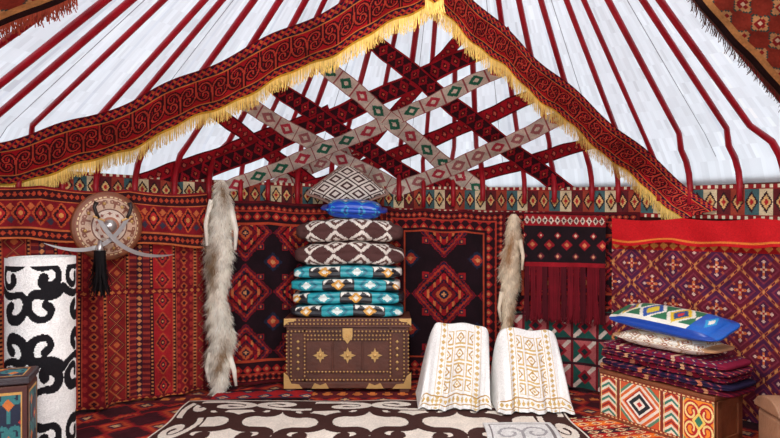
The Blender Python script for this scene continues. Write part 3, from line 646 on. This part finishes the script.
def sabre(sg,label,tz):
    e=thing('sabre',label,'sword',(sx,sy,sz),-th,'crossed sabres on the shield')
    n=24; y0=-.115-(.02 if sg>0 else 0); P0,P1,P2=(-.10,.055),(.06,-.27),(.44,tz); pts=[]
    for k in range(n+1):
        t=k/n; pts.append(tuple(sg_*((1-t)**2*a+2*t*(1-t)*b_+t*t*c) for sg_,a,b_,c in((sg,P0[0],P1[0],P2[0]),(1,P0[1],P1[1],P2[1]))))
    up=[];lo=[]
    for k,(x,z_) in enumerate(pts):
        t=k/n; wd=.014*(1-t**5)+.001; x2,z2=pts[min(k+1,n)]; x1,z1=pts[max(k-1,0)]; l=math.hypot(x2-x1,z2-z1); nx,nz=-(z2-z1)/l,(x2-x1)/l
        up.append((x+nx*wd,z_+nz*wd)); lo.append((x-nx*wd,z_-nz*wd))
    b=B(); b.prism(up+lo[::-1],y0,y0-.006); b.out('blade',M_STEEL,parent=e)
    x0,z0=pts[0]
    b=B(); b.tube([(x0,y0-.003,z0),(x0-sg*.018,y0-.003,z0+.04),(x0-sg*.03,y0-.003,z0+.08),(x0-sg*.015,y0-.003,z0+.115)],[.012,.013,.013,.017],10); b.out('hilt',M_DARK,True,parent=e)
    b=B(); b.box((x0,y0-.003,z0),(.085,.018,.014),Matrix.Rotation(sg*.4,3,'Y')); b.out('guard',M_BRASS,bevel=.003,parent=e)
sabre(1,'curved steel sabre with dark hilt crossed over the shield',-.22); sabre(-1,'curved steel sabre with dark hilt crossed over the shield',-.11)
tl=thing('horsehair_tail','black horsehair tail hanging from the shield boss','tassel',(sx+.03,sy-.17,sz-.10),-th)
b=B(); b.tube([(0,0,0),(0,0,-.05),(0,0,-.09)],[.012,.022,.03],10); b.out('binding',M_STEEL,True,parent=tl)
a=np.linspace(0,math.pi*2*9,300); rr=.04*np.sqrt(np.linspace(.05,1,300))
fringe('hair',np.stack([rr*np.cos(a),rr*np.sin(a),-.07+0*a],1),.27,(24,20,22),wid=.006,sway=.025,parent=tl)
# --------------------------------------------------------- fur pelts
def pelt(label,pts,rads,colA,colB,nh,seed=0,legs=(),ragged=.25,hl=(.025,.060),mot=1.0):
    o=pts[0]; e=thing('fur_pelt',label,'fur',o)
    P=np.array(chaikin([np.array(p)-np.array(o) for p in pts],2)); n=len(P); rr=np.interp(np.linspace(0,1,n),np.linspace(0,1,len(rads)),rads)
    seg=24; V=np.zeros((n,seg,3)); flat=.30
    def wobf(i,a): return 1+ragged*(np.sin(i*.75+2.2*np.sign(np.cos(a))+seed)*.55+np.sin(i*1.6-np.sign(np.cos(a))+seed*3)*.35+np.sin(i*.23+seed)*.3)*np.abs(np.cos(a))**.5
    for i in range(n):
        for k in range(seg):
            a=2*math.pi*k/seg; wob=wobf(i,a)
            V[i,k]=P[i]+np.array([rr[i]*math.cos(a)*wob,min(.022,rr[i]*flat)*math.sin(a),0])
    idx=np.arange(n*seg).reshape(n,seg); i2=np.roll(idx,-1,1)
    Fq=np.stack([idx[:-1],i2[:-1],i2[1:],idx[1:]],-1).reshape(-1,4)
    cc_=np.tile(lin(colA),(len(Fq),1)); finish(rawmesh('skin',V.reshape(-1,3),Fq,cc_,M_FUR),parent=e)
    ii=rng.uniform(0,n-1.01,nh); i0=ii.astype(int); f=(ii-i0)[:,None]; a=np.arccos(rng.uniform(-1,1,nh))*np.where(rng.random(nh)<.85,-1,1)
    C=P[i0]*(1-f)+P[i0+1]*f; r=(rr[i0]*(1-f[:,0])+rr[i0+1]*f[:,0]); wob=wobf(ii,a)
    N_=np.stack([np.cos(a)*.5,np.sin(a)*.35,0*a],1); root=C+np.stack([r*np.cos(a)*wob,np.minimum(.022,r*flat)*np.sin(a),0*a],1)
    L=rng.uniform(hl[0],hl[1],nh)[:,None]; clump=np.stack([np.sin(ii*3+a*5),0*a,np.cos(ii*2.3-a*4)*.5],1)*.35
    D=np.array([0,0,-1.])+N_*.9+clump+rng.normal(0,.2,(nh,3)); tip=root+D*L
    side=np.cross(N_,D); side/=np.linalg.norm(side,axis=1,keepdims=True)+1e-9
    VV=np.stack([root-side*.004,root+side*.004,tip],1).reshape(-1,3); FF=np.arange(nh*3).reshape(-1,3)
    core=np.exp(-((np.cos(a)-.35*np.sin(ii*.31+seed))/.42)**2)*(.5+.5*np.sin(ii*.5+seed*2)); mixf=np.clip(1.05-mot*core*1.15+rng.normal(0,.14,nh),0,1)[:,None]
    col=lin(colA)*(1-mixf)+lin(colB)*mixf
    finish(rawmesh('fur',VV,FF,np.clip(col*(1+rng.normal(0,.12,(nh,1))),0,1),M_FUR,False),parent=e,kind='stuff')
    for lp,lr in legs:
        b=B(); LP=[tuple(np.array(p)-np.array(o)) for p in lp]; b.tube(LP,lr,8)
        b.out('leg',newmat('fur_leg',attr=False,color=colB,rough=.9,bump=.5,vary=.2),True,parent=e)
D=4.80
def w_(px,py,d=D): return W(px,py,d)
pelt('long cream and tan wolf pelt hanging beside the crimson rug',[w_(221,180),w_(222,198),w_(219,222),w_(220,250),w_(216,280),w_(219,312),w_(221,340),w_(218,365),w_(219,382),w_(216,398)],[.022,.045,.085,.11,.10,.085,.10,.11,.06,.035,.02],(150,120,90),(248,240,226),20000,legs=[([w_(212,200),w_(206,224),w_(207,246,D-.03)],[.026,.02,.012]),([w_(230,205),w_(236,230),w_(235,250,D-.03)],[.026,.02,.012]),([w_(228,352),w_(234,370),w_(236,386,D-.03)],[.026,.02,.010]),([w_(211,352),w_(207,368),w_(209,382,D-.03)],[.026,.02,.010])])
pelt('slim fox pelt with tan back hanging on the wall',[w_(514,214,5.0),w_(513,235,5.0),w_(511,258,5.0),w_(509,282,5.0),w_(508,306,5.0),w_(507,336,5.0)],[.018,.045,.075,.085,.07,.04,.012],(170,126,86),(240,222,196),9000,seed=2,hl=(.02,.05),legs=[([w_(502,292,4.98),w_(499,308,4.97),w_(501,322,4.96)],[.02,.015,.009]),([w_(520,240,4.98),w_(523,256,4.97),w_(522,270,4.96)],[.02,.015,.009])])
# --------------------------------------------------------- light
wd=bpy.data.worlds.new('World'); sc.world=wd; wd.use_nodes=True; bg=wd.node_tree.nodes['Background']; bg.inputs[0].default_value=(.93,.96,1,1); bg.inputs[1].default_value=1.5
def area(loc,rot,sx_,sy_,e,c=(1,1,1)):
    l=bpy.data.lights.new('lamp','AREA'); l.shape='RECTANGLE'; l.size=sx_; l.size_y=sy_; l.energy=e; l.color=c
    o=bpy.data.objects.new('area_light',l); o.location=loc; o.rotation_euler=rot; COL.objects.link(o)
area((SHX,YC,2.95),(0,0,0),1.0,1.0,90,(1,.98,.95))
area((-.8,-.6,1.75),(math.radians(82),0,math.radians(-10)),1.2,.8,50,(1,.97,.93))  # added key lamp behind the camera, front left, brightens the interior
cam=bpy.data.cameras.new('camera'); cam.sensor_width=36; cam.lens=36*F/780
co=bpy.data.objects.new('camera',cam); co.location=(0,0,CH); co.rotation_euler=(math.pi/2,0,0); COL.objects.link(co); sc.camera=co
